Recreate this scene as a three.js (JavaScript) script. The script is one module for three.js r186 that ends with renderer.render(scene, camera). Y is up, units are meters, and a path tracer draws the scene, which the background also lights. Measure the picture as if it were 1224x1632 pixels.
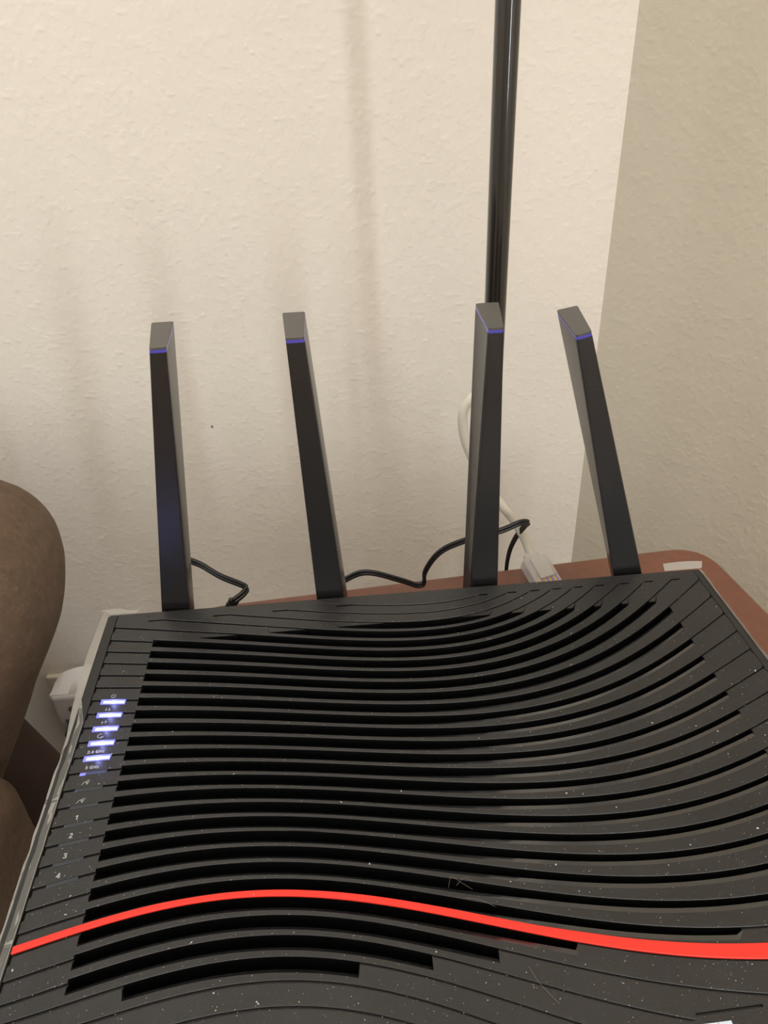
import * as THREE from 'three';
import { mergeGeometries, mergeVertices, toCreasedNormals } from 'three/addons/utils/BufferGeometryUtils.js';
import { RoundedBoxGeometry } from 'three/addons/geometries/RoundedBoxGeometry.js';
import { TextGeometry } from 'three/addons/geometries/TextGeometry.js';
import { FontLoader } from 'three/addons/loaders/FontLoader.js';
import { RectAreaLightUniformsLib } from 'three/addons/lights/RectAreaLightUniformsLib.js';

// ------------------------------------------------------------------ camera, sky, lights, exposure
const Y0 = 0.66;                 // height of the router's top face above the floor; shapes below are written relative to that face
const CAM_H = 0.27053;
const scene = new THREE.Scene();
const camera = new THREE.PerspectiveCamera(2 * Math.atan(816 / 1226) * 180 / Math.PI, 1224 / 1632, 0.01, 30);
camera.position.set(0, CAM_H + Y0, 0);
camera.setRotationFromMatrix(new THREE.Matrix4().makeBasis(
  new THREE.Vector3(0.99640163, -0.03910122, 0.07519891),
  new THREE.Vector3(0.07434135, 0.82930957, -0.55382217),
  new THREE.Vector3(-0.04070806, 0.5574197, 0.82923225)));
scene.add(camera);
scene.background = new THREE.Color(0.62, 0.74, 0.95);

const renderer = new THREE.WebGLRenderer({ antialias: true });
renderer.toneMapping = THREE.LinearToneMapping;
renderer.toneMappingExposure = 0.82;
renderer.shadowMap.enabled = true;
RectAreaLightUniformsLib.init();

const LIGHT = {  // area lights at unseen windows, set to shape light and shadow on the walls
  rear: { pos: [0.15, 1.15, 2.52], size: [1.7, 1.4], look: [0, 0, -1], color: [1.0, 0.94, 0.87], power: 1.7, glow: 1.2 },
  side: { pos: [1.27, 0.83, 2.52], size: [0.13, 1.85], look: [0, 0, -1], color: [0.88, 0.95, 1.0], power: 31, glow: 4 },
  left: { pos: [-1.38, 1.00, 0.25], size: [1.0, 1.3], look: [1, 0, 0], color: [0.80, 0.91, 1.0], power: 3.0, glow: 1.6 },
  added_roof: { pos: [0.30, 2.05, 0.75], size: [1.3, 1.1], look: [0, -1, 0], color: [1.0, 0.86, 0.70], power: 4.6, glow: 1.2 },  // fill light of the added skylight, lifts the dark lower wall
};
for (const k of Object.keys(LIGHT)) {
  const L = LIGHT[k];
  const l = new THREE.RectAreaLight(new THREE.Color().setRGB(...L.color), L.power, L.size[0], L.size[1]);
  l.name = 'daylight_' + k;
  l.position.set(L.pos[0], L.pos[1] + Y0, L.pos[2]);
  if (L.look[1]) l.rotation.x = -Math.PI / 2; else l.lookAt(L.pos[0] + L.look[0], L.pos[1] + Y0 + L.look[1], L.pos[2] + L.look[2]);
  scene.add(l);
}

// ------------------------------------------------------------------ helpers
let seed = 12345;
const rnd = () => { seed = (seed * 1664525 + 1013904223) >>> 0; return seed / 4294967296; };
const V = (x, y, z) => new THREE.Vector3(x, y, z);
const used = {};
const numbered = (n) => { const c = used[n] = (used[n] ?? -1) + 1; return c ? n + '_' + String(c).padStart(3, '0') : n; };
function thing(name, label, category, base, group) {          // a Group at the thing's base
  const o = new THREE.Group(); o.name = numbered(name); o.position.set(base[0], base[1] + Y0, base[2]);
  o.userData = { label, category }; if (group) o.userData.group = group;
  o.userData.base = base; scene.add(o); return o;
}
function rootBase(o) { let r = o; while (r.parent && r.parent !== scene) r = r.parent; return r.userData.base; }
function part(name, geo, mat, parent, label) {                // geometry is written in the router frame and moved to the thing's base
  const b = rootBase(parent);
  if (Array.isArray(geo)) geo = mergeGeometries(geo.map((g) => clean(g)));
  geo.translate(-b[0], -b[1], -b[2]);
  const m = new THREE.Mesh(geo, mat); m.name = name; m.castShadow = m.receiveShadow = true;
  if (label) m.userData.label = label;
  parent.add(m); return m;
}
function struct(name, geo, mat, parent = scene) {
  if (Array.isArray(geo)) geo = mergeGeometries(geo.map((g) => clean(g)));
  const m = new THREE.Mesh(geo, mat); m.name = name; m.castShadow = m.receiveShadow = true;
  if (parent === scene) { m.position.y = Y0; m.userData.kind = 'structure'; }
  parent.add(m); return m;
}
function clean(g) { const n = g.index ? g.toNonIndexed() : g; for (const k of Object.keys(n.attributes)) if (!['position', 'normal', 'uv'].includes(k)) n.deleteAttribute(k); return n; }
function box(x0, x1, y0, y1, z0, z1, r = 0, seg = 3) {
  const g = r ? new RoundedBoxGeometry(x1 - x0, y1 - y0, z1 - z0, seg, r) : new THREE.BoxGeometry(x1 - x0, y1 - y0, z1 - z0);
  g.translate((x0 + x1) / 2, (y0 + y1) / 2, (z0 + z1) / 2); return g;
}
function tube(pts, r, seg = 80, rad = 10) {
  return new THREE.TubeGeometry(new THREE.CatmullRomCurve3(pts.map((p) => V(...p)), false, 'centripetal'), seg, r, rad, false);
}
function quadsGeo(pos, idx, crease = 0.6) {                   // plain positions + triangles -> shaded geometry
  const g = new THREE.BufferGeometry();
  g.setAttribute('position', new THREE.Float32BufferAttribute(pos, 3));
  g.setIndex(idx);
  const n = toCreasedNormals(g, crease);
  const p = n.attributes.position, uv = new Float32Array(p.count * 2);
  for (let i = 0; i < p.count; i++) { uv[2 * i] = p.getX(i); uv[2 * i + 1] = p.getZ(i) + p.getY(i); }
  n.setAttribute('uv', new THREE.BufferAttribute(uv, 2));
  return n;
}
function metricUV(g) { const n = g.index ? g.toNonIndexed() : g; n.computeVertexNormals(); return boxUV(n); }
function boxUV(n) {                                           // box-projected uv in metres
  const p = n.attributes.position, uv = new Float32Array(p.count * 2), A = V(), B = V(), Cc = V();
  for (let t = 0; t < p.count; t += 3) {                      // one projection per triangle, by its own normal
    A.fromBufferAttribute(p, t); B.fromBufferAttribute(p, t + 1).sub(A); Cc.fromBufferAttribute(p, t + 2).sub(A); B.cross(Cc);
    const ax = Math.abs(B.x), ay = Math.abs(B.y), az = Math.abs(B.z);
    for (let i = t; i < t + 3; i++) {
      if (ay > ax && ay > az) { uv[2 * i] = p.getX(i); uv[2 * i + 1] = p.getZ(i); }
      else if (ax > az) { uv[2 * i] = p.getZ(i); uv[2 * i + 1] = p.getY(i); }
      else { uv[2 * i] = p.getX(i); uv[2 * i + 1] = p.getY(i); }
    }
  }
  n.setAttribute('uv', new THREE.BufferAttribute(uv, 2)); return n;
}

// ------------------------------------------------------------------ procedural textures
function hash(x, y, s) { let h = (x * 374761393 + y * 668265263 + s * 1274126177) | 0; h = Math.imul(h ^ (h >>> 13), 1274126177); return ((h ^ (h >>> 16)) >>> 0) / 4294967296; }
function vnoise(x, y, per, s) {                               // tileable value noise
  const xi = Math.floor(x), yi = Math.floor(y), fx = x - xi, fy = y - yi, w = (v) => ((v % per) + per) % per;
  const sx = fx * fx * (3 - 2 * fx), sy = fy * fy * (3 - 2 * fy);
  const a = hash(w(xi), w(yi), s), b = hash(w(xi + 1), w(yi), s), c = hash(w(xi), w(yi + 1), s), d = hash(w(xi + 1), w(yi + 1), s);
  return (a + (b - a) * sx) + ((c + (d - c) * sx) - (a + (b - a) * sx)) * sy;
}
function texture(n, metres, fn, srgb) {                       // fn(u, v) -> [r, g, b] in 0..1 (sRGB when srgb)
  const d = new Uint8Array(n * n * 4);
  for (let y = 0; y < n; y++) for (let x = 0; x < n; x++) {
    const c = fn(x / n, y / n), i = 4 * (y * n + x);
    for (let k = 0; k < 3; k++) d[i + k] = Math.max(0, Math.min(255, c[k] * 255)); d[i + 3] = 255;
  }
  const t = new THREE.DataTexture(d, n, n, THREE.RGBAFormat);
  t.wrapS = t.wrapT = THREE.RepeatWrapping; t.magFilter = THREE.LinearFilter; t.minFilter = THREE.LinearMipmapLinearFilter; t.generateMipmaps = true;
  if (srgb) t.colorSpace = THREE.SRGBColorSpace;
  t.repeat.set(1 / metres, 1 / metres); t.needsUpdate = true; return t;
}
const fbm = (u, v, f, s, o = 4) => { let a = 0, m = 0.5, t = 0; for (let i = 0; i < o; i++) { a += m * vnoise(u * f, v * f, f, s + i); t += m; m *= 0.5; f *= 2; } return a / t; };
const peel = texture(512, 0.22, (u, v) => {                    // roller-painted plaster: soft bumps
  const a = fbm(u, v, 14, 3, 3), b = fbm(u, v, 60, 9, 2); const h = 0.45 * Math.max(0, a - 0.35) / 0.65 + 0.55 * Math.max(0, b - 0.45) / 0.55; return [h, h, h];
});
const wallTint = texture(256, 0.9, (u, v) => { const h = 0.965 + 0.035 * fbm(u, v, 5, 21, 4); return [h, h, h]; }, true);
const plasticGrain = texture(512, 0.02, (u, v) => { const h = fbm(u, v, 96, 41, 2); return [h, h, h]; });
const dustTint = texture(512, 0.14, (u, v) => {               // faint film of dust over black plastic, spread unevenly
  const a = fbm(u, v, 6, 51, 4), b = fbm(u, v, 128, 57, 2);
  const h = 0.118 + 0.045 * a + (b > 0.74 ? 0.10 * (b - 0.74) / 0.26 : 0); return [h, h, h * 0.99];
}, true);
const laminate = texture(512, 0.25, (u, v) => {
  const a = fbm(u, v, 8, 61, 4), b = fbm(u, v, 90, 66, 2); const h = 0.9 + 0.12 * a - 0.08 * b; return [0.505 * h, 0.335 * h, 0.270 * h];
}, true);
const weave = texture(512, 0.05, (u, v) => {
  const a = Math.sin(u * Math.PI * 2 * 40), b = Math.sin(v * Math.PI * 2 * 40), n = fbm(u, v, 64, 71, 2); const h = 0.5 + 0.2 * a * b + 0.4 * (n - 0.5); return [h, h, h];
});
const fabricTint = texture(512, 0.12, (u, v) => { const n = fbm(u, v, 40, 81, 3), m = fbm(u, v, 160, 85, 1); const h = 0.84 + 0.20 * n + (m > 0.88 ? 0.18 : 0); return [0.41 * h, 0.335 * h, 0.27 * h]; }, true);
const filmTint = texture(512, 1, (u, v) => {                  // u runs along the strip, v across it: patches lie flat and dark, the lifted rim stays pale
  const a = fbm(u, v * 0.25, 24, 91, 4), b = fbm(u, v, 64, 95, 2), rim = 0.72 + 0.55 * (fbm(u, 0.3, 20, 99, 3) - 0.5);
  const k = Math.max(0, Math.min(1, Math.max((v - rim) * 9, (a - 0.56) * 8, (0.07 - v) * 20))); const h = 0.335 + 0.235 * k + 0.07 * b; return [h, h * 0.985, h * 0.95];
}, true);

// ------------------------------------------------------------------ materials
const C = (r, g, b) => new THREE.Color().setRGB(r, g, b);
const M = (o) => new THREE.MeshStandardMaterial(o);
const Ph = (o) => new THREE.MeshPhysicalMaterial(o);
const mWallRightShade = M({ color: C(0.56, 0.495, 0.39), map: wallTint, roughness: 0.75, bumpMap: peel, bumpScale: 0.0005 });   // the dimmer shade of the right-hand wall is painted into its colour
const mWall = M({ color: C(0.79, 0.735, 0.655), map: wallTint, roughness: 0.75, bumpMap: peel, bumpScale: 0.0005 });
const mCeil = M({ color: C(0.82, 0.80, 0.76), roughness: 0.9 });
const mFloor = M({ color: C(0.16, 0.09, 0.055), roughness: 0.5 });
const mTrim = M({ color: C(0.78, 0.76, 0.72), roughness: 0.5 });
const mSlat = Ph({ map: dustTint, vertexColors: true, ior: 1.6, roughness: 0.38, bumpMap: plasticGrain, bumpScale: 0.00006, specularIntensity: 0.9, side: THREE.DoubleSide });
const mRim = Ph({ color: C(0.014, 0.0145, 0.016), roughness: 0.24, ior: 2.1, side: THREE.DoubleSide });
const mRail = M({ map: dustTint, roughness: 0.45 });
const mBody = M({ color: C(0.012, 0.012, 0.013), roughness: 0.35 });
const mRed = M({ color: C(0.86, 0.035, 0.022), roughness: 0.38 });
const mAntenna = Ph({ color: C(0.011, 0.011, 0.0115), roughness: 0.24, ior: 1.8, bumpMap: plasticGrain, bumpScale: 0.00005 });
const mCap = Ph({ color: C(0.085, 0.08, 0.072), roughness: 0.42 });
const mRing = Ph({ color: C(0.07, 0.06, 0.34), roughness: 0.2, emissive: C(0.10, 0.08, 0.55), emissiveIntensity: 0.22 });
const mLit = M({ color: C(0.2, 0.2, 0.6), roughness: 0.35, emissive: C(0.13, 0.14, 0.85), emissiveIntensity: 0.9 });
const mLitCore = M({ color: C(0.3, 0.35, 0.5), roughness: 0.35, emissive: C(0.66, 0.82, 1.0), emissiveIntensity: 1.25 });
const mDim = Ph({ color: C(0.045, 0.055, 0.12), roughness: 0.2, emissive: C(0.12, 0.14, 0.6), emissiveIntensity: 0.03 });
const mDark = Ph({ color: C(0.030, 0.036, 0.046), roughness: 0.15 });
const mPrint = M({ color: C(0.42, 0.42, 0.42), roughness: 0.6 });
const mFilm = Ph({ map: filmTint, roughness: 0.45, transmission: 0.12, thickness: 0, side: THREE.DoubleSide });
const mFilmClear = Ph({ color: C(0.50, 0.48, 0.44), roughness: 0.35, transmission: 0.5, thickness: 0, side: THREE.DoubleSide });
const mTable = M({ map: laminate, roughness: 0.42 });
const mTableDark = M({ color: C(0.07, 0.04, 0.03), roughness: 0.5 });
const mFabric = Ph({ map: fabricTint, roughness: 0.95, bumpMap: weave, bumpScale: 0.0004, sheen: 0.25, sheenRoughness: 0.6, sheenColor: C(0.35, 0.28, 0.2) });
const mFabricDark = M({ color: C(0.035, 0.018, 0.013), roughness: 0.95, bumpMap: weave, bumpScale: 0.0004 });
const mPole = Ph({ color: C(0.008, 0.008, 0.0075), roughness: 0.16, clearcoat: 1.0, clearcoatRoughness: 0.1 });
const mCord = M({ color: C(0.012, 0.012, 0.013), roughness: 0.4 });
const mWhiteCord = M({ color: C(0.72, 0.68, 0.58), roughness: 0.5 });
const mClear = Ph({ color: C(0.86, 0.84, 0.82), roughness: 0.18, transmission: 0.55, thickness: 0, ior: 1.45 });
const mGold = M({ color: C(0.75, 0.55, 0.2), metalness: 1, roughness: 0.3 });
const mWire = M({ color: C(0.35, 0.28, 0.6), roughness: 0.5 });
const mCharger = M({ side: THREE.DoubleSide, color: C(0.84, 0.82, 0.82), roughness: 0.4 });
const mPlate = M({ color: C(0.66, 0.60, 0.50), roughness: 0.5 });
const mGrey = M({ color: C(0.22, 0.21, 0.2), roughness: 0.5 });
const mDust = M({ color: C(0.5, 0.49, 0.46), roughness: 0.9 });
const mHair = M({ color: C(0.20, 0.15, 0.11), roughness: 0.5 });

// ------------------------------------------------------------------ the room
const ZW = -0.6, XC = 0.2155, FLOOR = -0.66, CEIL = 2.15, XL = -1.45, XR = 1.75, ZR = 2.6, T = 0.12;
struct('floor', metricUV(box(XL - T, XR + T, FLOOR - 0.1, FLOOR, ZW - 0.9, ZR + T)), mFloor);
{ // ceiling, pierced by an added skylight, unseen, that brightens the low wall
  const L = LIGHT.added_roof, x0 = L.pos[0] - L.size[0] / 2 - 0.03, x1 = L.pos[0] + L.size[0] / 2 + 0.03, z0 = L.pos[2] - L.size[1] / 2 - 0.03, z1 = L.pos[2] + L.size[1] / 2 + 0.03, c = [CEIL, CEIL + 0.1];
  struct('ceiling', [box(XL - T, x0, ...c, ZW - 0.9, ZR + T), box(x1, XR + T, ...c, ZW - 0.9, ZR + T), box(x0, x1, ...c, ZW - 0.9, z0), box(x0, x1, ...c, z1, ZR + T)].map(metricUV), mCeil);
  const f = struct('window_4', [box(x0, x1, CEIL, CEIL + 0.05, z0, z0 + 0.03), box(x0, x1, CEIL, CEIL + 0.05, z1 - 0.03, z1), box(x0, x0 + 0.03, CEIL, CEIL + 0.05, z0, z1), box(x1 - 0.03, x1, CEIL, CEIL + 0.05, z0, z1)], mTrim);
  struct('blind', box(x0 + 0.03, x1 - 0.03, CEIL + 0.02, CEIL + 0.024, z0 + 0.03, z1 - 0.03), M({ color: C(0.7, 0.7, 0.7), roughness: 0.9, emissive: C(...L.color), emissiveIntensity: L.glow }), f);
}
const wallBack = struct('wall_back', metricUV(box(XL - T, XC + 0.15, FLOOR, CEIL, ZW - T, ZW)), mWall);
{ const s = struct('nail_hole', new THREE.SphereGeometry(0.0011, 10, 8).scale(1, 1.3, 0.35).translate(-0.1149, -0.0314, ZW), mGrey, wallBack); }
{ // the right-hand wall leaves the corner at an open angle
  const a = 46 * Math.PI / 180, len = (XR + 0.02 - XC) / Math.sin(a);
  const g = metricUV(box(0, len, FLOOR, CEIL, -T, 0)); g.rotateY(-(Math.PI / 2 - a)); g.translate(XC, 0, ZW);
  struct('wall_right', g, mWallRightShade);
}
function wallWithOpenings(name, axis, at, t, a0, a1, keys) {   // wall across a0..a1, pierced for each window
  const B = (u0, u1, v0, v1) => axis === 'z' ? box(u0, u1, v0, v1, Math.min(at, at + t), Math.max(at, at + t)) : box(Math.min(at, at + t), Math.max(at, at + t), v0, v1, u0, u1);
  const g = []; let u = a0;
  for (const k of keys) {
    const L = LIGHT[k], c = axis === 'z' ? L.pos[0] : L.pos[2], o0 = c - L.size[0] / 2 - 0.02, o1 = c + L.size[0] / 2 + 0.02, p0 = L.pos[1] - L.size[1] / 2 - 0.03, p1 = L.pos[1] + L.size[1] / 2 + 0.03;
    g.push(B(u, o0, FLOOR, CEIL), B(o0, o1, FLOOR, p0), B(o0, o1, p1, CEIL)); u = o1;
  }
  g.push(B(u, a1, FLOOR, CEIL));
  struct(name, g.map(metricUV), mWall);
}
const zTurn = ZW + (XR - XC) / Math.tan(46 * Math.PI / 180);
wallWithOpenings('wall_rear', 'z', ZR, T, XL - T, XR + T, ['rear', 'side']);
wallWithOpenings('wall_far_right', 'x', XR, T, zTurn - 0.1, ZR, []);
wallWithOpenings('wall_left', 'x', XL, -T, ZW - T, ZR, ['left']);
function windowUnit(n, key, axis, at) {                       // a framed window, unseen and placed for its light, behind a lit blind
  const L = LIGHT[key], c = axis === 'z' ? L.pos[0] : L.pos[2], w = L.size[0] / 2 + 0.02, h = L.size[1] / 2 + 0.03, y = L.pos[1];
  const B = (u0, u1, v0, v1, d0, d1) => axis === 'z' ? box(u0, u1, v0, v1, d0, d1) : box(d0, d1, v0, v1, u0, u1);
  const s = axis === 'z' ? 1 : Math.sign(at), lo = Math.min(at, at + s * 0.05), hi = Math.max(at, at + s * 0.05);
  const f = struct('window_' + n, [B(c - w, c - w + 0.03, y - h, y + h, lo, hi), B(c + w - 0.03, c + w, y - h, y + h, lo, hi), B(c - w, c + w, y - h, y - h + 0.03, lo, hi), B(c - w, c + w, y + h - 0.03, y + h, lo, hi)], mTrim);
  struct('blind', B(c - w + 0.03, c + w - 0.03, y - h + 0.03, y + h - 0.03, (lo + hi) / 2 - 0.002, (lo + hi) / 2 + 0.002), M({ color: C(0.7, 0.7, 0.7), roughness: 0.9, emissive: C(...L.color), emissiveIntensity: L.glow }), f);
}
windowUnit(1, 'rear', 'z', ZR);
windowUnit(2, 'side', 'z', ZR);
windowUnit(3, 'left', 'x', XL);

// ------------------------------------------------------------------ router: the fan of curved slats
// edge k of the fan is a smooth curve z = edge(k, x); neighbours are about 7 mm apart and all bend the same way
const CF = [[-0.21418, 0.10571, -0.00197, 0.00231, 0.00554], [0.01919, 0.03402, 0.01420, -0.00125, 0.00813], [-0.02475, 0.06317, -0.03525, -0.00179, 0.04076], [-0.03872, 0.00707, -0.05008, 0.01621, -0.03445], [-0.00687, -0.01193, 0.05383, 0.04687, -0.11117], [0.01050, -0.01046, 0.00902, 0.01097, 0.06458], [0.00663, 0.00089, -0.03719, -0.02430, 0.09320]];
const ZB = -0.3225, ZF = -0.095, XA = -0.1070, GL = -0.1292, KICK = 0.0009;
const GZB = -0.3160, GZF = -0.1050, SZB = -0.2993, SZF = -0.1268;
function rawEdge(k, x) {
  const xs = (x - 0.029) / 0.16, ks = (k - 10) / 15; let z = 0, xi = 1;
  for (let i = 0; i < 7; i++) { let kj = 1; for (let j = 0; j < 5; j++) { z += CF[i][j] * xi * kj; kj *= ks; } xi *= xs; }
  return z;
}
const K0 = -5, K1 = 25;
function edge(k, x, left) {
  if (k <= K0) return ZB; if (k > K1) return ZF;
  let z = rawEdge(k, x); if (left && k >= 1 && k <= 22 && k !== 20) z += 0.0012;
  return Math.max(ZB, Math.min(ZF, z));
}
const railX = (z) => 0.1852 + 0.046 * (z + 0.3123);           // inner line of the right-hand rail
const outX = (z) => 0.1890 + 0.05 * (z + 0.3221);
const slotEndX = (z) => 0.1618 + 0.05 * (z + 0.2893);
const cl = (t) => Math.max(0, Math.min(1, t));
const slotW = (x, k) => 0.0053 - 0.0013 * cl((x - 0.03) / 0.12) * cl((k - 5) / 8);
const lerp = (a, b, t) => a + (b - a) * Math.max(0, Math.min(1, t));

const router = thing('router', 'black four-antenna router with wavy slatted top and one red stripe, on brown side table', 'router', [0.03, -0.055, -0.21]);
const D = 0.0118, DG = 0.0010;
const slats = [];
function slatGeometry(k) {
  const zEnd = (() => { let z = edge(k, 0.165, false); return z; })();
  const xb = slotEndX(Math.max(SZB, Math.min(SZF, zEnd)));
  // where this groove crosses the back and front limits of the pattern (for the little turned ends)
  const cross = (lim, kk = k) => { const r = []; let p = null; for (let i = 0; i <= 400; i++) { const x = GL + (0.187 - GL) * i / 400, v = rawEdge(kk, x) - lim; if (p !== null && p * v < 0) r.push(x); p = v; } return r; };
  const backX = k > K0 && k <= K1 ? cross(GZB) : [], frontX = k + 1 > K0 && k + 1 <= K1 ? cross(GZF, k + 1) : [];
  const kinks = [];
  for (const x of backX) { const s = Math.sign(rawEdge(k, x + 0.002) - rawEdge(k, x - 0.002)); kinks.push(s > 0 ? [x - 0.0098, x, GZB] : [x, x + 0.0048, GZB]); }
  for (const x of frontX) { const s = Math.sign(rawEdge(k + 1, x + 0.002) - rawEdge(k + 1, x - 0.002)); if (s > 0 && x > 0.08) kinks.push([x + 0.0015, x + 0.0235, GZF - 0.0014, -0.03]); }
  const rEnd = railX(zEnd), cuts = [];
  { let p = null; for (let i = 0; i <= 600; i++) { const x = GL + (0.187 - GL) * i / 600, v = rawEdge(k, x) + slotW(x, k) - SZF; if (p !== null && p * v < 0) cuts.push(x - (0.316 / 600) * v / (v - p)); p = v; } }
  const S = [];                                               // samples: [x, side]
  const brk = [XA, xb, ...cuts, GL + KICK, rEnd - KICK, ...kinks.flatMap((q) => [q[0], q[1]])].filter((x) => x > GL && x < 0.19);
  for (let i = 0; i <= 110; i++) S.push([GL + (0.1935 - GL) * i / 110, 0]);
  for (const b of brk) S.push([b - 1e-7, -1], [b + 1e-7, 1]);
  S.sort((a, b) => a[0] - b[0]);
  const pos = [], idx = [], N = 16; let rows = 0;
  for (const [x] of S) {
    const left = x < XA, b0 = edge(k, x, left), b1 = Math.max(b0, edge(k + 1, x, left));
    const zr = rawEdge(k, x), real = k > K0 && k <= K1;
    let gw = 0; // groove width here
    if (real && b0 > GZB && b0 < GZF && x < rEnd) gw = lerp(0.0013, 0.0009, (x + 0.1) / 0.1);
    if (gw && (x < GL + KICK || x > rEnd - KICK)) gw = x > 0 ? 0.0036 : 0.0040;
    gw = Math.min(gw, (b1 - b0) * 0.8);
    let s0 = b0 + gw, s1 = s0, ds = 0, ry = 0, rz = 0;
    if (real && x > XA && x < xb && zr + slotW(x, k) < SZF) {
      const a = Math.max(zr, SZB), e = Math.min(zr + slotW(x, k), SZF);
      if (e > a + 0.0002 && a < b1) { s0 = a; s1 = Math.min(e, b1 - 0.0002); ds = D; const ch = cl((x - 0.01) / 0.05) * cl((k - 3) / 4); rz = Math.min(lerp(0.0021, 0.0020, ch), (s1 - s0) * 0.48); ry = rz * lerp(1.05, 0.28, ch); if (a <= b0 + gw) gw = -1; }
    }
    if (ds === 0) for (const q of kinks) if (x > q[0] && x < q[1]) { const z = q[2] + (q[3] ? (x - q[0]) * q[3] * 4 / 4 : 0); if (z > b0 && z + 0.0009 < b1) { s0 = z; s1 = z + 0.0009; ds = DG; rz = ry = 0; } }
    const P = [];
    if (gw < 0) { P.push([b0, -D], [b0, -D], [b0, -D], [b0, -D], [s0, -D], [s0, -D]); }
    else { const dg = gw > 0 ? DG : 0; P.push([b0, -D], [b0, -dg], [b0 + gw, -dg], [b0 + gw, 0], [s0, 0], [s0, -ds]); }
    P.push([s1 - rz, -ds], [s1 - rz, -ry]);
    const pw = 1.25 - 0.2 * cl((x - 0.01) / 0.05) * cl((k - 3) / 4);
    for (const u of [0.7, 0.4, 0.15, 0]) P.push([s1 - rz * u, -ry * Math.pow(u, pw)]);
    const bev = b1 - s1 > 0.0012 ? 0.0002 : 0;
    P.push([b1 - bev, 0], [b1, -bev], [b1, -D], [b0, -D]);
    for (const [z, y] of P) pos.push(Math.min(x, railX(z) + 0.0002), y, z);
    if (rows) for (let i = 0; i < N - 1; i++) { const a = (rows - 1) * N + i, b = rows * N + i; idx.push(a, a + 1, b + 1, a, b + 1, b); }
    rows++;
  }
  // drop collapsed triangles
  const keep = []; const p = (i) => V(pos[3 * i], pos[3 * i + 1], pos[3 * i + 2]);
  for (let i = 0; i < idx.length; i += 3) { const A = p(idx[i]), B = p(idx[i + 1]), Cc = p(idx[i + 2]); if (B.clone().sub(A).cross(Cc.clone().sub(A)).length() > 1e-11) keep.push(idx[i], idx[i + 1], idx[i + 2]); }
  const rim = keep.slice(0, 0), body = []; for (let i = 0; i < keep.length; i += 3) { const seg = Math.min(keep[i] % N, keep[i + 1] % N, keep[i + 2] % N), to = seg >= 7 && seg <= 10 ? rim : body; to.push(keep[i], keep[i + 1], keep[i + 2]); }
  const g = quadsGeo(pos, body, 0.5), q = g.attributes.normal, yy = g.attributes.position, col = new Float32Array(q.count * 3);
  for (let i = 0; i < q.count; i++) { const up = q.getY(i), c = up > 0.3 && yy.getY(i) > -0.0030 ? lerp(1, 0.12, -yy.getY(i) / 0.0019) : 0.10; col[3 * i] = col[3 * i + 1] = c; col[3 * i + 2] = c * 1.05; }   // dust settles on top faces; colour darkens with depth into grooves and slots
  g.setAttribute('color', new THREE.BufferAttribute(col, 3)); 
  const runs = []; let lastRow = -9; for (let i = 0; i < rim.length; i += 3) { const row = Math.floor(Math.min(rim[i], rim[i + 1], rim[i + 2]) / N); if (row > lastRow + 1) runs.push([]); lastRow = row; runs[runs.length - 1].push(rim[i], rim[i + 1], rim[i + 2]); }
  g.userData.rim = runs.map((q) => quadsGeo(pos, q, 0.5)); return g;
}
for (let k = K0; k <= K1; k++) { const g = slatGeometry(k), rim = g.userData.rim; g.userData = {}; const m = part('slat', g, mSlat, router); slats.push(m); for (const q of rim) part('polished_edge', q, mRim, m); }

{ // red stripe along the front part of slat 19, a little proud of it
  const pos = [], idx = []; const n = 130; let rows = 0;
  const W = [[-0.129, 0.0027], [-0.105, 0.0026], [-0.0835, 0.0025], [-0.07, 0.0023], [-0.024, 0.0024], [0.02, 0.0028], [0.052, 0.0031], [0.072, 0.0038], [0.082, 0.0040], [0.102, 0.0045], [0.128, 0.0052], [0.2, 0.0060]];
  const w = (x) => { for (let i = 1; i < W.length; i++) if (x <= W[i][0]) return lerp(W[i - 1][1], W[i][1], (x - W[i - 1][0]) / (W[i][0] - W[i - 1][0])); return 0.006; };
  for (let i = 0; i <= n; i++) {
    const x = GL + (0.1945 - GL) * i / n;
    const b = rawEdge(20, x) + 0.00015, a = b - w(x), h = 0.0004, e = 0.0002;
    for (const [z, y] of [[a, -0.0003], [a, h - e], [a + e, h], [b - e, h], [b, h - e], [b, -0.0004]]) pos.push(Math.min(x, railX(z)), y, z);
    if (rows) for (let j = 0; j < 5; j++) { const p = (rows - 1) * 6 + j, q = rows * 6 + j; idx.push(p, p + 1, q + 1, p, q + 1, q); }
    rows++;
  }
  part('red_trim_strip', quadsGeo(pos, idx, 0.5), mRed, router, 'bright red wavy trim strip');
}
function slab(poly, y0, y1, bevel = 0) {                      // plan polygon [x, z] given height
  const s = new THREE.Shape(poly.map(([x, z]) => new THREE.Vector2(x, -z)));
  const g = new THREE.ExtrudeGeometry(s, { depth: y1 - y0 - 2 * bevel, bevelEnabled: bevel > 0, bevelThickness: bevel, bevelSize: bevel, bevelOffset: -bevel, bevelSegments: 2, steps: 1 });
  g.rotateX(-Math.PI / 2); g.translate(0, y0 + bevel, 0); return g;
}
part('side_rail', slab([[-0.1345, ZB + 0.0012], [-0.1333, ZB], [GL - 0.0003, ZB], [GL - 0.0003, ZF], [-0.1345, ZF]], -0.010, 0.0002, 0.0004), mRail, router);
part('side_rail', slab([[railX(ZB) + 0.0004, ZB], [outX(ZB) - 0.001, ZB], [outX(ZB), ZB + 0.001], [outX(ZF), ZF], [railX(ZF) + 0.0004, ZF]], -0.010, 0.0002, 0.0004), mRail, router);
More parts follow.
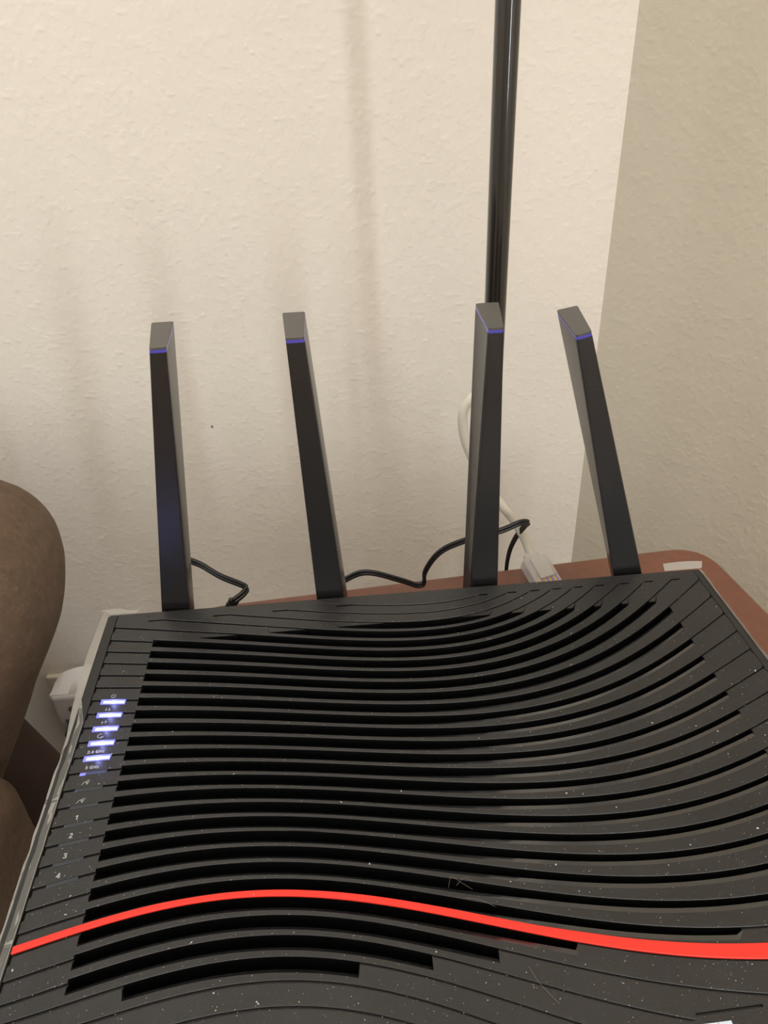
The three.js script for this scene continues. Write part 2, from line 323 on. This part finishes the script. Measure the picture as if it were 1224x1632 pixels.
{ // casing under the slats: an open tub tapering to its foot
  const ring = (x0, x1b, x1f, z0, z1, y) => [[x0, y, z0], [x1b, y, z0], [x1f, y, z1], [x0, y, z1]];
  const o = 0.0007, R = [
    ring(-0.130, 0.184, 0.194, ZB + 0.004, ZF - 0.004, -0.0121),
    ring(-0.1335, 0.1875, 0.199, ZB + 0.0007, ZF - 0.0005, -0.0119),
    ring(-0.1335, 0.1875, 0.199, ZB + 0.0002, ZF, -0.0123),
    ring(-0.1352, 0.1897, 0.2011, ZB - o, ZF + o, -0.0125),
    ring(-0.134, 0.188, 0.199, ZB, ZF + 0.004, -0.030),
    ring(-0.122, 0.177, 0.188, ZB + 0.014, ZF - 0.006, -0.051)];
  const pos = R.flat(2), idx = [0, 1, 2, 0, 2, 3]; const L = (R.length - 1) * 4; idx.push(L, L + 2, L + 1, L, L + 3, L + 2);
  for (let r = 0; r < R.length - 1; r++) for (let j = 0; j < 4; j++) { const a = r * 4 + j, b = r * 4 + (j + 1) % 4; idx.push(a, a + 4, b + 4, a, b + 4, b); }
  part('casing', quadsGeo(pos, idx, 0.3), mBody, router);
}
for (const [x, z] of [[-0.085, -0.285], [0.15, -0.285], [-0.085, -0.125], [0.155, -0.125]]) part('rubber_foot', new THREE.CylinderGeometry(0.008, 0.009, 0.0045, 20).translate(x, -0.05275, z), mBody, router);

// indicator lights in the left ends of the grooves, and the print beside them
const font = await new FontLoader().loadAsync('fonts/droid/droid_sans_bold.typeface.json');
const flat = (g, x, z) => { g.rotateX(-Math.PI / 2); g.translate(x, 0.00005, z); return g; };
function print(text, size, x, z) { const g = new TextGeometry(text, { font, size, depth: 0.00008, curveSegments: 4, bevelEnabled: false }); g.computeBoundingBox(); const b = g.boundingBox; g.translate(-(b.min.x + b.max.x) / 2, -(b.min.y + b.max.y) / 2, 0); return flat(g, x, z); }
const bar2 = (x0, y0, x1, y1, w = 0.00022) => { const l = Math.hypot(x1 - x0, y1 - y0), g = new THREE.BoxGeometry(l, w, 0.00008); g.rotateZ(Math.atan2(y1 - y0, x1 - x0)); g.translate((x0 + x1) / 2, (y0 + y1) / 2, 0.00004); return g; };
const arc2 = (r, a0, a1, x = 0, y = 0) => new THREE.TorusGeometry(r, 0.00012, 5, 24, a1 - a0).rotateZ(a0).translate(x, y, 0);
const merged = (a) => mergeGeometries(a.map((g) => clean(g)));
const icons = [
  () => merged([arc2(0.00095, 2.1, 2.1 + 5.2), bar2(0, 0.0003, 0, 0.0011)]),                                                              // power
  () => merged([bar2(-0.0009, 0.0008, -0.0009, -0.0007), bar2(-0.0013, -0.0002, -0.0009, -0.0008), bar2(-0.0005, -0.0002, -0.0009, -0.0008), bar2(0.0006, 0.0006, 0.0006, -0.0009), bar2(0.0002, -0.0004, 0.0006, -0.001), bar2(0.001, -0.0004, 0.0006, -0.001)]),
  () => merged([bar2(-0.0009, 0.0006, -0.0009, -0.0009), bar2(-0.0013, 0.0001, -0.0009, 0.0007), bar2(-0.0005, 0.0001, -0.0009, 0.0007), bar2(0.0006, 0.0009, 0.0006, -0.0006), bar2(0.0002, 0.0004, 0.0006, 0.001), bar2(0.001, 0.0004, 0.0006, 0.001)]),
  () => merged([arc2(0.0011, 1.2, 1.2 + 5.0).scale(1.25, 1, 1), bar2(0.0003, -0.0004, 0.0010, -0.0011)]),                                  // globe-like ring
];
const usb = () => merged([bar2(-0.0016, -0.0012, -0.0007, 0.0002), bar2(-0.0007, 0.0002, 0.0003, 0.0004), arc2(0.0005, 0, 6.28, 0.0008, 0.0005), bar2(-0.0002, 0.0003, 0.0004, -0.0005), arc2(0.0003, 0, 6.28, 0.0006, -0.0006)]);
const printAt = [[-0.1193, -0.2636], [-0.1201, -0.2555], [-0.1201, -0.2475], [-0.1200, -0.2399], [-0.1200, -0.2312], [-0.1197, -0.2229], [-0.1205, -0.2153], [-0.1204, -0.2064], [-0.1202, -0.1985], [-0.1203, -0.1904], [-0.1203, -0.1818], [-0.1207, -0.1737]];
const words = [null, null, null, null, '2.4 GHz', '5 GHz', null, null, '1', '2', '3', '4'];
for (let i = 0; i < 12; i++) {
  const k = i + 6, x0 = -0.1245, x1 = -0.1129, lit = i < 5;
  const pos = [], idx = [], n = 8;
  const strip = (a0, a1, za, zb, h) => { const P = []; const I = []; for (let j = 0; j <= n; j++) { const x = a0 + (a1 - a0) * j / n, z = edge(k, x, true); for (const [dz, y] of [[za, -0.0011], [za, h], [zb, h], [zb, -0.0011]]) P.push(x, y, z + dz); if (j) for (let q = 0; q < 3; q++) { const a = (j - 1) * 4 + q, b = j * 4 + q; I.push(a, a + 1, b + 1, a, b + 1, b); } } I.push(0, 3, 2, 0, 2, 1); const e = n * 4; I.push(e, e + 1, e + 2, e, e + 2, e + 3); return quadsGeo(P, I, 0.4); };
  const lamp = part('indicator_light', lit ? strip(x0, x1, 0.0001, 0.0031, 0.00025) : strip(x0 + 0.0004, x1, 0.0003, 0.0020, 0.0001), lit ? mLit : i === 5 ? mDim : mDark, router, lit ? 'lit blue-white indicator bar' : i === 5 ? 'faintly glowing blue indicator bar' : 'unlit indicator bar');
  if (lit) {
    part('bright_core', strip(x0 + 0.0013, x1 - 0.0003, 0.0011, 0.0026, 0.00032), mLitCore, lamp);
    const pl = new THREE.PointLight(C(0.3, 0.33, 1.0), 0.00010, 0.2, 2); pl.name = 'indicator_glow';
    pl.position.set((x0 + x1) / 2, 0.0022 + Y0, edge(k, -0.118, true) + 0.0016); pl.castShadow = true; pl.shadow.radius = 0.05; scene.add(pl);
  } else if (i === 5 || i === 6) part('glint', strip(x0 + 0.0004, x0 + (i === 5 ? 0.0028 : 0.0016), 0.0008, 0.0021, 0.0002), i === 5 ? mLit : mDim, lamp, 'small blue glint at the end of the bar');
  const [px, pz] = printAt[i];
  const g = i < 4 ? flat(icons[i](), px, pz) : words[i] ? print(words[i], i < 6 ? 0.00155 : 0.0021, px, pz) : flat(usb(), px, pz);
  part('printed_mark', g, mPrint, router);
}
part('printed_mark', slab([[0.0940, -0.1030], [0.1062, -0.1033], [0.1062, -0.0990], [0.0940, -0.0990]], 0.00003, 0.00025), mLit.clone(), router, 'pale blue-white lettering edge near the front');
router.children[router.children.length - 1].material.emissiveIntensity = 0.0;
router.children[router.children.length - 1].material.color.setRGB(0.62, 0.72, 0.85);

// antennas: tapered blades, narrow edge forward, with a blue light ring under a flat cap
function antenna(top, base) {                                 // each: front-left, front-right, rear-right, rear-left
  const T4 = top.map((p) => V(...p)), B4 = base.map((p) => V(...p));
  const down = B4.map((p, i) => p.clone().add(p.clone().sub(T4[i]).multiplyScalar((0.030 + p.y) / (T4[i].y - p.y))));
  const at = (t) => T4.map((p, i) => p.clone().lerp(down[i], t));
  const prism = (r0, r1, c0 = 0.0006, inset = 0) => {         // chamfered four-sided column between two rings
    const ring = (r) => { const c = r.reduce((a, b) => a.clone().add(b)).multiplyScalar(0.25); const q = r.map((p) => p.clone().add(c.clone().sub(p).setLength(inset)).setY(p.y)); const out = []; for (let i = 0; i < 4; i++) { const p = q[i], n = q[(i + 1) % 4], m = q[(i + 3) % 4]; out.push(p.clone().add(m.clone().sub(p).setLength(c0)), p.clone().add(n.clone().sub(p).setLength(c0))); } return out; };
    const a = ring(r0), b = ring(r1), pos = [...a, ...b].flatMap((p) => [p.x, p.y, p.z]), idx = [];
    for (let i = 0; i < 8; i++) { const j = (i + 1) % 8; idx.push(i, 8 + i, 8 + j, i, 8 + j, j); }
    for (let i = 1; i < 7; i++) { idx.push(0, i, i + 1, 8, 8 + i + 1, 8 + i); }
    return quadsGeo(pos, idx, 0.5);
  };
  const L = T4[0].y + 0.03, tt = (d) => d / L;
  const cut = (r, d) => { const l = (p, q) => p.clone().add(q.clone().sub(p).setLength(d)); return [l(r[0], r[3]), l(r[1], r[2])]; };
  const shellR = (r) => [...cut(r, 0.0019), r[2], r[3]], panelR = (r) => { const c = cut(r, 0.0014); return [r[0], r[1], c[1], c[0]]; }, seamR = (r) => { const c = cut(r, 0.0010), e = cut(r, 0.0030); return [c[0], c[1], e[1], e[0]]; };
  const a = part('antenna', prism(shellR(at(tt(0.0024))), shellR(at(1)), 0.0003), mAntenna, router);
  part('front_panel', prism(panelR(at(tt(0.0024))), panelR(at(1)), 0.0004), mAntenna, a);
  part('seam', prism(seamR(at(tt(0.0026))), seamR(at(1)), 0.0003, 0.0005), mBody, a);
  part('cap', prism(at(0), at(tt(0.0010)), 0.0008), mCap, a, 'flat grey-black cap');
  part('light_ring', prism(at(tt(0.0010)), at(tt(0.0024)), 0.0006, 0.0001), mRing, a, 'dim blue light ring under the cap');
  const h = at(0.93); const c = h.reduce((p, q) => p.clone().add(q)).multiplyScalar(0.25);
  part('hinge', new THREE.CylinderGeometry(0.007, 0.007, 0.016, 20).rotateX(Math.PI / 2).translate(c.x, -0.022, -0.322), mBody, a);
  return a;
}
antenna([[-0.0832, 0.1465, -0.326], [-0.0760, 0.1465, -0.326], [-0.0776, 0.1465, -0.3590], [-0.0880, 0.1465, -0.3590]],
  [[-0.1076, -0.004, -0.326], [-0.0927, -0.004, -0.326], [-0.0919, -0.004, -0.338], [-0.1082, -0.004, -0.338]]);
antenna([[-0.0237, 0.1470, -0.326], [-0.0155, 0.1470, -0.326], [-0.0156, 0.1470, -0.3595], [-0.0263, 0.1470, -0.3595]],
  [[-0.0231, -0.003, -0.326], [-0.0084, -0.003, -0.326], [-0.0067, -0.003, -0.338], [-0.0240, -0.003, -0.338]]);
antenna([[0.0665, 0.1455, -0.326], [0.0733, 0.1455, -0.326], [0.0777, 0.1455, -0.3597], [0.0665, 0.1455, -0.3597]],
  [[0.0626, -0.003, -0.326], [0.0770, -0.003, -0.326], [0.0780, -0.003, -0.338], [0.0598, -0.003, -0.338]]);
antenna([[0.1066, 0.1395, -0.326], [0.1135, 0.1412, -0.326], [0.1168, 0.1412, -0.3600], [0.1067, 0.1395, -0.3600]],
  [[0.1419, -0.002, -0.326], [0.1581, -0.002, -0.326], [0.1600, -0.002, -0.338], [0.1429, -0.002, -0.338]]);

{ // clear protective film still clinging to the sides, dusty and half lifted
  const ribbon = (inner, outer, n, y) => { const pos = [], idx = []; for (let i = 0; i <= n; i++) { const t = i / n, a = inner(t), b = outer(t); pos.push(a[0], a[1], a[2], (a[0] + b[0]) / 2, (a[1] + b[1]) / 2 + y, (a[2] + b[2]) / 2, b[0], b[1], b[2]); if (i) for (let j = 0; j < 2; j++) { const p = (i - 1) * 3 + j, q = i * 3 + j; idx.push(p, q, q + 1, p, q + 1, p + 1); } } const g = quadsGeo(pos, idx, 0.8), p = g.attributes.position, uv = g.attributes.uv, key = new Map(); for (let i = 0; i < pos.length; i += 3) key.set([pos[i], pos[i + 1], pos[i + 2]].map((w) => w.toFixed(5)).join(), i / 3); for (let i = 0; i < p.count; i++) { const m = key.get([p.getX(i), p.getY(i), p.getZ(i)].map((w) => w.toFixed(5)).join()) ?? 0; uv.setXY(i, Math.floor(m / 3) / n, (m % 3) / 2.02 + 0.002); } return g; };
  const zl = (t) => lerp(-0.262, ZF, t);
  const jag = (z) => 0.0006 * (vnoise(z * 140 + 400, 3, 4096, 7) - 0.5);
  part('protective_film', ribbon((t) => { const z = zl(t); return [-0.1297 + jag(z) * 0.4 - 0.004 * Math.max(0, 1 - t * 12), 0.0006, z]; }, (t) => { const z = zl(t); return [-0.1356 + jag(z), -0.0006, z]; }, 120, 0.0002), mFilm, router, 'dusty grey clear film strip along the left edge');
  part('protective_film', ribbon((t) => { const z = lerp(ZB - 0.001, -0.236, t); return [-0.1346 + 0.0008 * t, 0.0004, z]; }, (t) => { const z = lerp(ZB - 0.0025, -0.230, t); return [-0.1370 - 0.0022 * Math.sin(Math.PI * Math.min(1, t * 1.15)) + 0.0015 * t, 0.0015 - 0.002 * t + jag(z), z]; }, 60, 0.0006), mFilmClear, router, 'pale lifted film edge at the rear left corner');
  part('protective_film', ribbon((t) => [lerp(-0.1362, -0.1195, t), 0.0003, ZB - 0.0006], (t) => [lerp(-0.1395, -0.1170, t) + jag(t), 0.0016 + 0.0018 * Math.sin(t * 6) * t, ZB - 0.0030], 24, 0.0006), mFilmClear, router, 'crumpled pale film at the rear left corner');
  part('protective_film', ribbon((t) => [lerp(0.1695, 0.1905, t), 0.0002, ZB - 0.0006], (t) => [lerp(0.1692, 0.1915, t), 0.0030 - 0.0004 * t, ZB - 0.0035 - 0.001 * Math.sin(t * 3)], 24, 0.0004), mFilmClear, router, 'pale film edge at the rear right corner');
  part('protective_film', ribbon((t) => { const z = lerp(ZB, ZF, t); return [outX(z) - 0.0006, 0.0005, z]; }, (t) => { const z = lerp(ZB, ZF, t); return [outX(z) + 0.0022 + jag(z), -0.0016, z]; }, 90, 0.0003), mFilm, router, 'dusty grey clear film strip along the right edge');
}
{ // dust on the slats
  const g = new THREE.IcosahedronGeometry(1, 0), n = 1700, im = new THREE.InstancedMesh(g, mDust, n), m4 = new THREE.Matrix4(), q = new THREE.Quaternion(); let c = 0;
  const b = rootBase(router);
  while (c < n) {
    const x = lerp(GL, 0.188, rnd()), f = Math.pow(rnd(), 0.6), z = lerp(ZB, ZF, f); let k = K0; while (k < K1 && edge(k + 1, x, x < XA) < z) k++;
    const inSlot = k > K0 && x > XA && x < 0.166 && z < rawEdge(k, x) + slotW(x, k) && z > SZB && z < SZF;
    if (inSlot && rnd() < 0.97) continue;
    const big = rnd() < 0.035, s = big ? 0.00022 + 0.00018 * rnd() : 0.00007 + 0.00010 * rnd();
    q.setFromEuler(new THREE.Euler(rnd() * 6, rnd() * 6, rnd() * 6));
    m4.compose(V(x - b[0], (inSlot ? -0.009 : 0.00005) - b[1], z - b[2]), q, V(s, s * 0.6, s * (0.8 + rnd()))); im.setMatrixAt(c++, m4);
  }
  im.name = 'dust_specks'; im.userData.kind = 'stuff'; router.add(im);
}

// ------------------------------------------------------------------ side table
{
  const TT = -0.055, table = thing('side_table', 'brown laminate side table with rounded corners under the router', 'table', [0.08, FLOOR, -0.21]);
  const pts = [[-0.112, -0.3890], [0.2395, -0.4140], [0.2990, -0.045], [-0.085, -0.020]];
  const s = new THREE.Shape(), R = 0.026;
  for (let i = 0; i < 4; i++) {
    const p = pts[i], a = pts[(i + 3) % 4], b = pts[(i + 1) % 4]; const u = (q) => { const l = Math.hypot(q[0] - p[0], q[1] - p[1]); return [(q[0] - p[0]) / l, (q[1] - p[1]) / l]; };
    const ua = u(a), ub = u(b); const A = [p[0] + ua[0] * R, p[1] + ua[1] * R], B = [p[0] + ub[0] * R, p[1] + ub[1] * R];
    i ? s.lineTo(A[0], -A[1]) : s.moveTo(A[0], -A[1]); s.quadraticCurveTo(p[0], -p[1], B[0], -B[1]);
  }
  const g = new THREE.ExtrudeGeometry(s, { depth: 0.020, bevelEnabled: true, bevelThickness: 0.002, bevelSize: 0.002, bevelOffset: -0.002, bevelSegments: 3, curveSegments: 16 });
  g.rotateX(-Math.PI / 2); g.translate(0, TT - 0.022, 0);
  part('table_top', metricUV(g), mTable, table);
  for (const [x, z] of [[-0.07, -0.355], [0.205, -0.375], [0.255, -0.085], [-0.045, -0.06]]) part('leg', box(x - 0.016, x + 0.016, FLOOR, TT - 0.0235, z - 0.016, z + 0.016, 0.003), mTableDark, table);
  const rail = (x0, z0, x1, z1) => { const l = Math.hypot(x1 - x0, z1 - z0), r = box(-l / 2, l / 2, TT - 0.075, TT - 0.024, -0.008, 0.008, 0.002); r.rotateY(-Math.atan2(z1 - z0, x1 - x0)); r.translate((x0 + x1) / 2, 0, (z0 + z1) / 2); return r; };
  part('apron', [rail(-0.05, -0.3565, 0.185, -0.3735), rail(-0.025, -0.0617, 0.235, -0.0834), rail(-0.068, -0.334, -0.047, -0.082), rail(0.208, -0.354, 0.252, -0.106)], mTableDark, table);
}

// ------------------------------------------------------------------ floor lamp pole
{
  const x = 0.0919, z = -0.434, r = 0.0063, lamp = thing('floor_lamp', 'glossy black floor lamp pole standing in the corner behind the antennas', 'lamp', [x, FLOOR, z]);
  const lathe = (p) => new THREE.LatheGeometry(p.map(([a, b]) => new THREE.Vector2(a, b)), 48).translate(x, 0, z);
  part('base', lathe([[0, FLOOR], [0.055, FLOOR], [0.057, FLOOR + 0.004], [0.055, FLOOR + 0.012], [0.02, FLOOR + 0.02], [0.009, FLOOR + 0.03], [0, FLOOR + 0.03]]), mPole, lamp);
  part('pole', lathe([[0, FLOOR + 0.028], [r, FLOOR + 0.028], [r, 0.0760], [r - 0.0003, 0.0763], [0, 0.0763]]), mPole, lamp, 'lower pole section');
  part('pole', lathe([[0, 0.0768], [r - 0.0003, 0.0768], [r, 0.0772], [r, 1.02], [0, 1.02]]), mPole, lamp, 'upper pole section');
  part('lamp_head', lathe([[0, 1.015], [0.012, 1.015], [0.03, 1.05], [0.05, 1.12], [0.0485, 1.12], [0.028, 1.052], [0.0, 1.03]]), mPole, lamp);
}

// ------------------------------------------------------------------ armchair at the left
{
  const chair = thing('armchair', 'brown woven-fabric armchair with a rounded back, at the left edge', 'armchair', [-0.42, FLOOR, -0.36]);
  const out = [[-0.216, 0.0425], [-0.2025, 0.0335], [-0.1920, 0.0205], [-0.1855, 0.004], [-0.185, -0.016], [-0.189, -0.035], [-0.197, -0.058], [-0.210, -0.082], [-0.228, -0.113], [-0.245, -0.146], [-0.266, -0.184], [-0.287, -0.222], [-0.320, -0.30], [-0.345, -0.44], [-0.52, -0.47], [-0.60, -0.34], [-0.655, -0.10], [-0.66, 0.0], [-0.62, 0.03], [-0.52, 0.055], [-0.40, 0.066], [-0.29, 0.062], [-0.245, 0.0545]];
  const c = new THREE.SplineCurve(out.map(([x, y]) => new THREE.Vector2((x - 0.009) * 0.85, 0.0406 + (y - 0.018) * 0.85)).concat([new THREE.Vector2((out[0][0] - 0.009) * 0.85, 0.0406 + (out[0][1] - 0.018) * 0.85)]));
  const g = new THREE.ExtrudeGeometry(new THREE.Shape(c.getPoints(160)), { depth: 0.02, bevelEnabled: true, bevelThickness: 0.05, bevelSize: 0.034, bevelOffset: -0.034, bevelSegments: 10, curveSegments: 12 });
  g.translate(0, 0, -0.350); for (const k of ['normal', 'uv']) g.deleteAttribute(k); const gg = toCreasedNormals(mergeVertices(clean(g), 1e-5), 1.0);
  boxUV(gg);
  part('backrest', gg, mFabric, chair);
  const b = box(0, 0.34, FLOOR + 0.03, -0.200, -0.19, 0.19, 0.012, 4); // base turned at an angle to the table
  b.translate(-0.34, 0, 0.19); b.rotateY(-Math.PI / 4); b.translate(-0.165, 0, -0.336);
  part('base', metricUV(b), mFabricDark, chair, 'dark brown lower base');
  part('seat_cushion', metricUV(box(-0.62, -0.199, -0.36, -0.080, -0.30, -0.02, 0.02, 6)), mFabric, chair);
  for (const [x, z] of [[-0.45, -0.40], [-0.36, -0.15], [-0.55, -0.2]]) part('leg', new THREE.CylinderGeometry(0.018, 0.014, 0.036, 16).translate(x, FLOOR + 0.018, z), mTableDark, chair);
}

// ------------------------------------------------------------------ wall outlet, charger and its plug
{
  const o = thing('wall_outlet', 'cream outlet plate on the wall behind the white charger', 'outlet', [-0.283, -0.392, ZW]);
  part('face_plate', box(-0.3315, -0.240, -0.392, -0.304, ZW, ZW + 0.006, 0.0025), mPlate, o);
  const ch = thing('wall_charger', 'white plug-in charger with a rounded top on the wall left of the router', 'charger', [-0.275, -0.372, ZW + 0.006]);
  part('housing', box(-0.3215, -0.229, -0.371, -0.304, ZW + 0.006, ZW + 0.034, 0.006, 4), mCharger, ch);
  { // hood sloping from the front top edge back up to an arched rear rim
    const pos = [], idx = [], n = 24; for (let a = 0; a <= n; a++) { const t = a / n * 2 - 1, x = -0.2752 + 0.0445 * t, arch = -0.304 + 0.018 * Math.sqrt(Math.max(0, 1 - t * t)) - 0.004; pos.push(x, -0.3095, ZW + 0.0325, x, -0.3045, ZW + 0.0315, x, lerp(-0.3045, arch, 0.55), ZW + 0.019, x, arch, ZW + 0.0075, x, arch - 0.001, ZW + 0.0062, x, -0.315, ZW + 0.0062); if (a) for (let q = 0; q < 5; q++) { const b = (a - 1) * 6 + q, c = a * 6 + q; idx.push(b, c, c + 1, b, c + 1, b + 1); } }
    part('rounded_top', quadsGeo(pos, idx, 0.9), mCharger, ch);
  }
  part('indicator_hole', new THREE.CylinderGeometry(0.0042, 0.0042, 0.001, 24).rotateX(Math.PI / 2).translate(-0.3010, -0.324, ZW + 0.0342), mGrey, ch);
  part('socket', box(-0.3120, -0.2870, -0.362, -0.338, ZW + 0.0335, ZW + 0.0345, 0.0004), mGrey, ch);
  const pl = thing('power_plug', 'black plug in the lower socket of the white wall charger', 'plug', [-0.298, -0.360, ZW + 0.0346]);
  part('plug_body', box(-0.309, -0.289, -0.361, -0.339, ZW + 0.0346, ZW + 0.055, 0.004, 4), mCord, pl);
  part('cord', tube([[-0.299, -0.352, ZW + 0.052], [-0.299, -0.362, ZW + 0.066], [-0.297, -0.40, ZW + 0.07], [-0.29, -0.50, ZW + 0.05], [-0.27, -0.60, ZW + 0.05], [-0.2, FLOOR + 0.0025, ZW + 0.08], [-0.06, FLOOR + 0.0025, ZW + 0.07]], 0.0022), mCord, pl);
}

// ------------------------------------------------------------------ cords behind the router
function twin(pts, r) {                                       // flat twin-lead: two strands side by side
  const up = pts.map(([x, y, z]) => [x, y + r * 0.9, z]), dn = pts.map(([x, y, z]) => [x + 0.0004, y - r * 0.9, z + r * 0.3]);
  return [tube(up, r, 120, 10), tube(dn, r, 120, 10)];
}
{
  const c = thing('adapter_cable', 'thin black power cord bending behind the leftmost antenna to a ribbed end', 'cord', [-0.085, -0.055, -0.36]);
  part('lead', twin([[-0.112, -0.040, -0.372], [-0.1055, -0.008, -0.368], [-0.1010, 0.0030, -0.364], [-0.0925, 0.0015, -0.362], [-0.0800, -0.0080, -0.360], [-0.0685, -0.0158, -0.360], [-0.0660, -0.0178, -0.3595], [-0.0680, -0.0190, -0.356], [-0.0735, -0.0208, -0.352]], 0.0012), mCord, c);
  const d = V(-0.0065, -0.0105, 0.004).normalize(), p0 = V(-0.0732, -0.0206, -0.3522), rings = [];
  for (let i = 0; i < 6; i++) { const q = new THREE.Quaternion().setFromUnitVectors(V(0, 1, 0), d); const g = new THREE.CylinderGeometry(0.0030 + 0.00022 * i, 0.0032 + 0.00022 * i, 0.0021, 20); g.applyQuaternion(q); const p = p0.clone().addScaledVector(d, 0.001 + i * 0.0030); g.translate(p.x, p.y, p.z); rings.push(g); const h = new THREE.CylinderGeometry(0.0024, 0.0024, 0.0031, 16); h.applyQuaternion(q); const p2 = p0.clone().addScaledVector(d, 0.0025 + i * 0.0030); h.translate(p2.x, p2.y, p2.z); rings.push(h); }
  part('strain_relief', rings, mCord, c, 'ribbed strain relief');
}
{
  const c = thing('cable', 'black twin-lead cord looping behind the second and third antennas', 'cord', [0.03, -0.055, -0.39]);
  const Z = -0.38;
  part('lead', twin([[-0.022, -0.052, Z + 0.012], [-0.0140, -0.0395, Z], [-0.0087, -0.0344, Z], [0.0043, -0.0292, Z], [0.0278, -0.0381, Z], [0.0385, -0.0432, Z], [0.0416, -0.0420, Z], [0.0424, -0.0330, Z], [0.0518, -0.0180, Z], [0.0666, -0.0107, Z], [0.0906, -0.0063, Z - 0.002], [0.1030, -0.0028, Z - 0.004], [0.1085, -0.0060, Z - 0.008], [0.1090, -0.0140, Z - 0.016], [0.1062, -0.0300, Z - 0.026], [0.1040, -0.0480, Z - 0.033], [0.1050, -0.0800, Z - 0.042], [0.108, -0.14, Z - 0.044]], 0.0011), mCord, c);
}
{
  const c = thing('network_cable', 'white network cable with a clear plug looping up behind the third antenna', 'cable', [0.11, -0.055, -0.39]);
  part('jacket', tube([[0.1155, -0.0412, -0.396], [0.1115, -0.0300, -0.402], [0.1040, -0.0155, -0.404], [0.0960, -0.0040, -0.404], [0.0860, 0.0120, -0.404], [0.0770, 0.0300, -0.404], [0.0712, 0.0450, -0.404], [0.0690, 0.0570, -0.404], [0.0698, 0.0680, -0.404], [0.0760, 0.0750, -0.405], [0.0815, 0.0700, -0.412], [0.0825, 0.0450, -0.417], [0.0790, -0.02, -0.424], [0.0785, -0.12, -0.436], [0.076, -0.3, -0.44]], 0.0029, 160, 16), mWhiteCord, c);
  const a = V(0.1150, -0.0405, -0.3965), b = V(0.1230, -0.0500, -0.372), d = b.clone().sub(a).normalize();
  const q = new THREE.Quaternion().setFromRotationMatrix(new THREE.Matrix4().makeBasis(new THREE.Vector3().crossVectors(V(0, 1, 0), d).normalize(), new THREE.Vector3().crossVectors(d, new THREE.Vector3().crossVectors(V(0, 1, 0), d).normalize()), d));
  const put = (g) => { g.scale(1.45, 1.15, 1.0); g.applyQuaternion(q); g.translate(a.x, a.y, a.z); return g; };
  const body = part('plug', [put(box(-0.0060, 0.0060, -0.0042, 0.0042, 0.002, 0.0250, 0.0012)), put(box(-0.0034, 0.0034, 0.0046, 0.0058, 0.004, 0.0200, 0.0004)), put(new THREE.CylinderGeometry(0.0042, 0.0034, 0.006, 16).rotateX(Math.PI / 2).translate(0, 0, 0.001))], mClear, c, 'clear plastic plug');
  for (let i = 0; i < 8; i++) part('contact', put(box(-0.0044 + i * 0.00118, -0.0037 + i * 0.00118, 0.0036, 0.0045, 0.0185, 0.0245)), i % 2 ? mWire : mGold, body);
  part('inner_sheath', put(new THREE.CylinderGeometry(0.0030, 0.0030, 0.011, 14).rotateX(Math.PI / 2).translate(0, 0, 0.0075)), mWhiteCord, body);
}
// stray hairs lying on the router
{
  const h1 = tube([[0.0472, 0.0003, -0.1250], [0.0490, 0.0004, -0.1205], [0.0515, 0.0005, -0.1165], [0.0545, 0.0003, -0.1128]], 0.00007, 30, 6);
  const t = thing('hair', 'single pale brown hair lying on the router front, below the red stripe', 'hair', [0.05, 0, -0.119]); part('strand', h1, mHair, t);
  const h2 = [tube([[0.0245, 0.0004, -0.1545], [0.0262, 0.0012, -0.1580], [0.0290, 0.0010, -0.1560], [0.0330, 0.0014, -0.1525]], 0.00004, 30, 6), tube([[0.0275, 0.0006, -0.1550], [0.0310, 0.0013, -0.1572], [0.0335, 0.0008, -0.1560]], 0.00004, 30, 6), tube([[0.0300, 0.0006, -0.1500], [0.0345, 0.0009, -0.1490], [0.0400, 0.0006, -0.1460]], 0.00005, 30, 6)];
  const u = thing('lint', 'tiny tuft of lint caught in the slot above the red stripe', 'lint', [0.03, 0, -0.155]); part('strand', h2, mHair, u);
}
renderer.render(scene, camera);
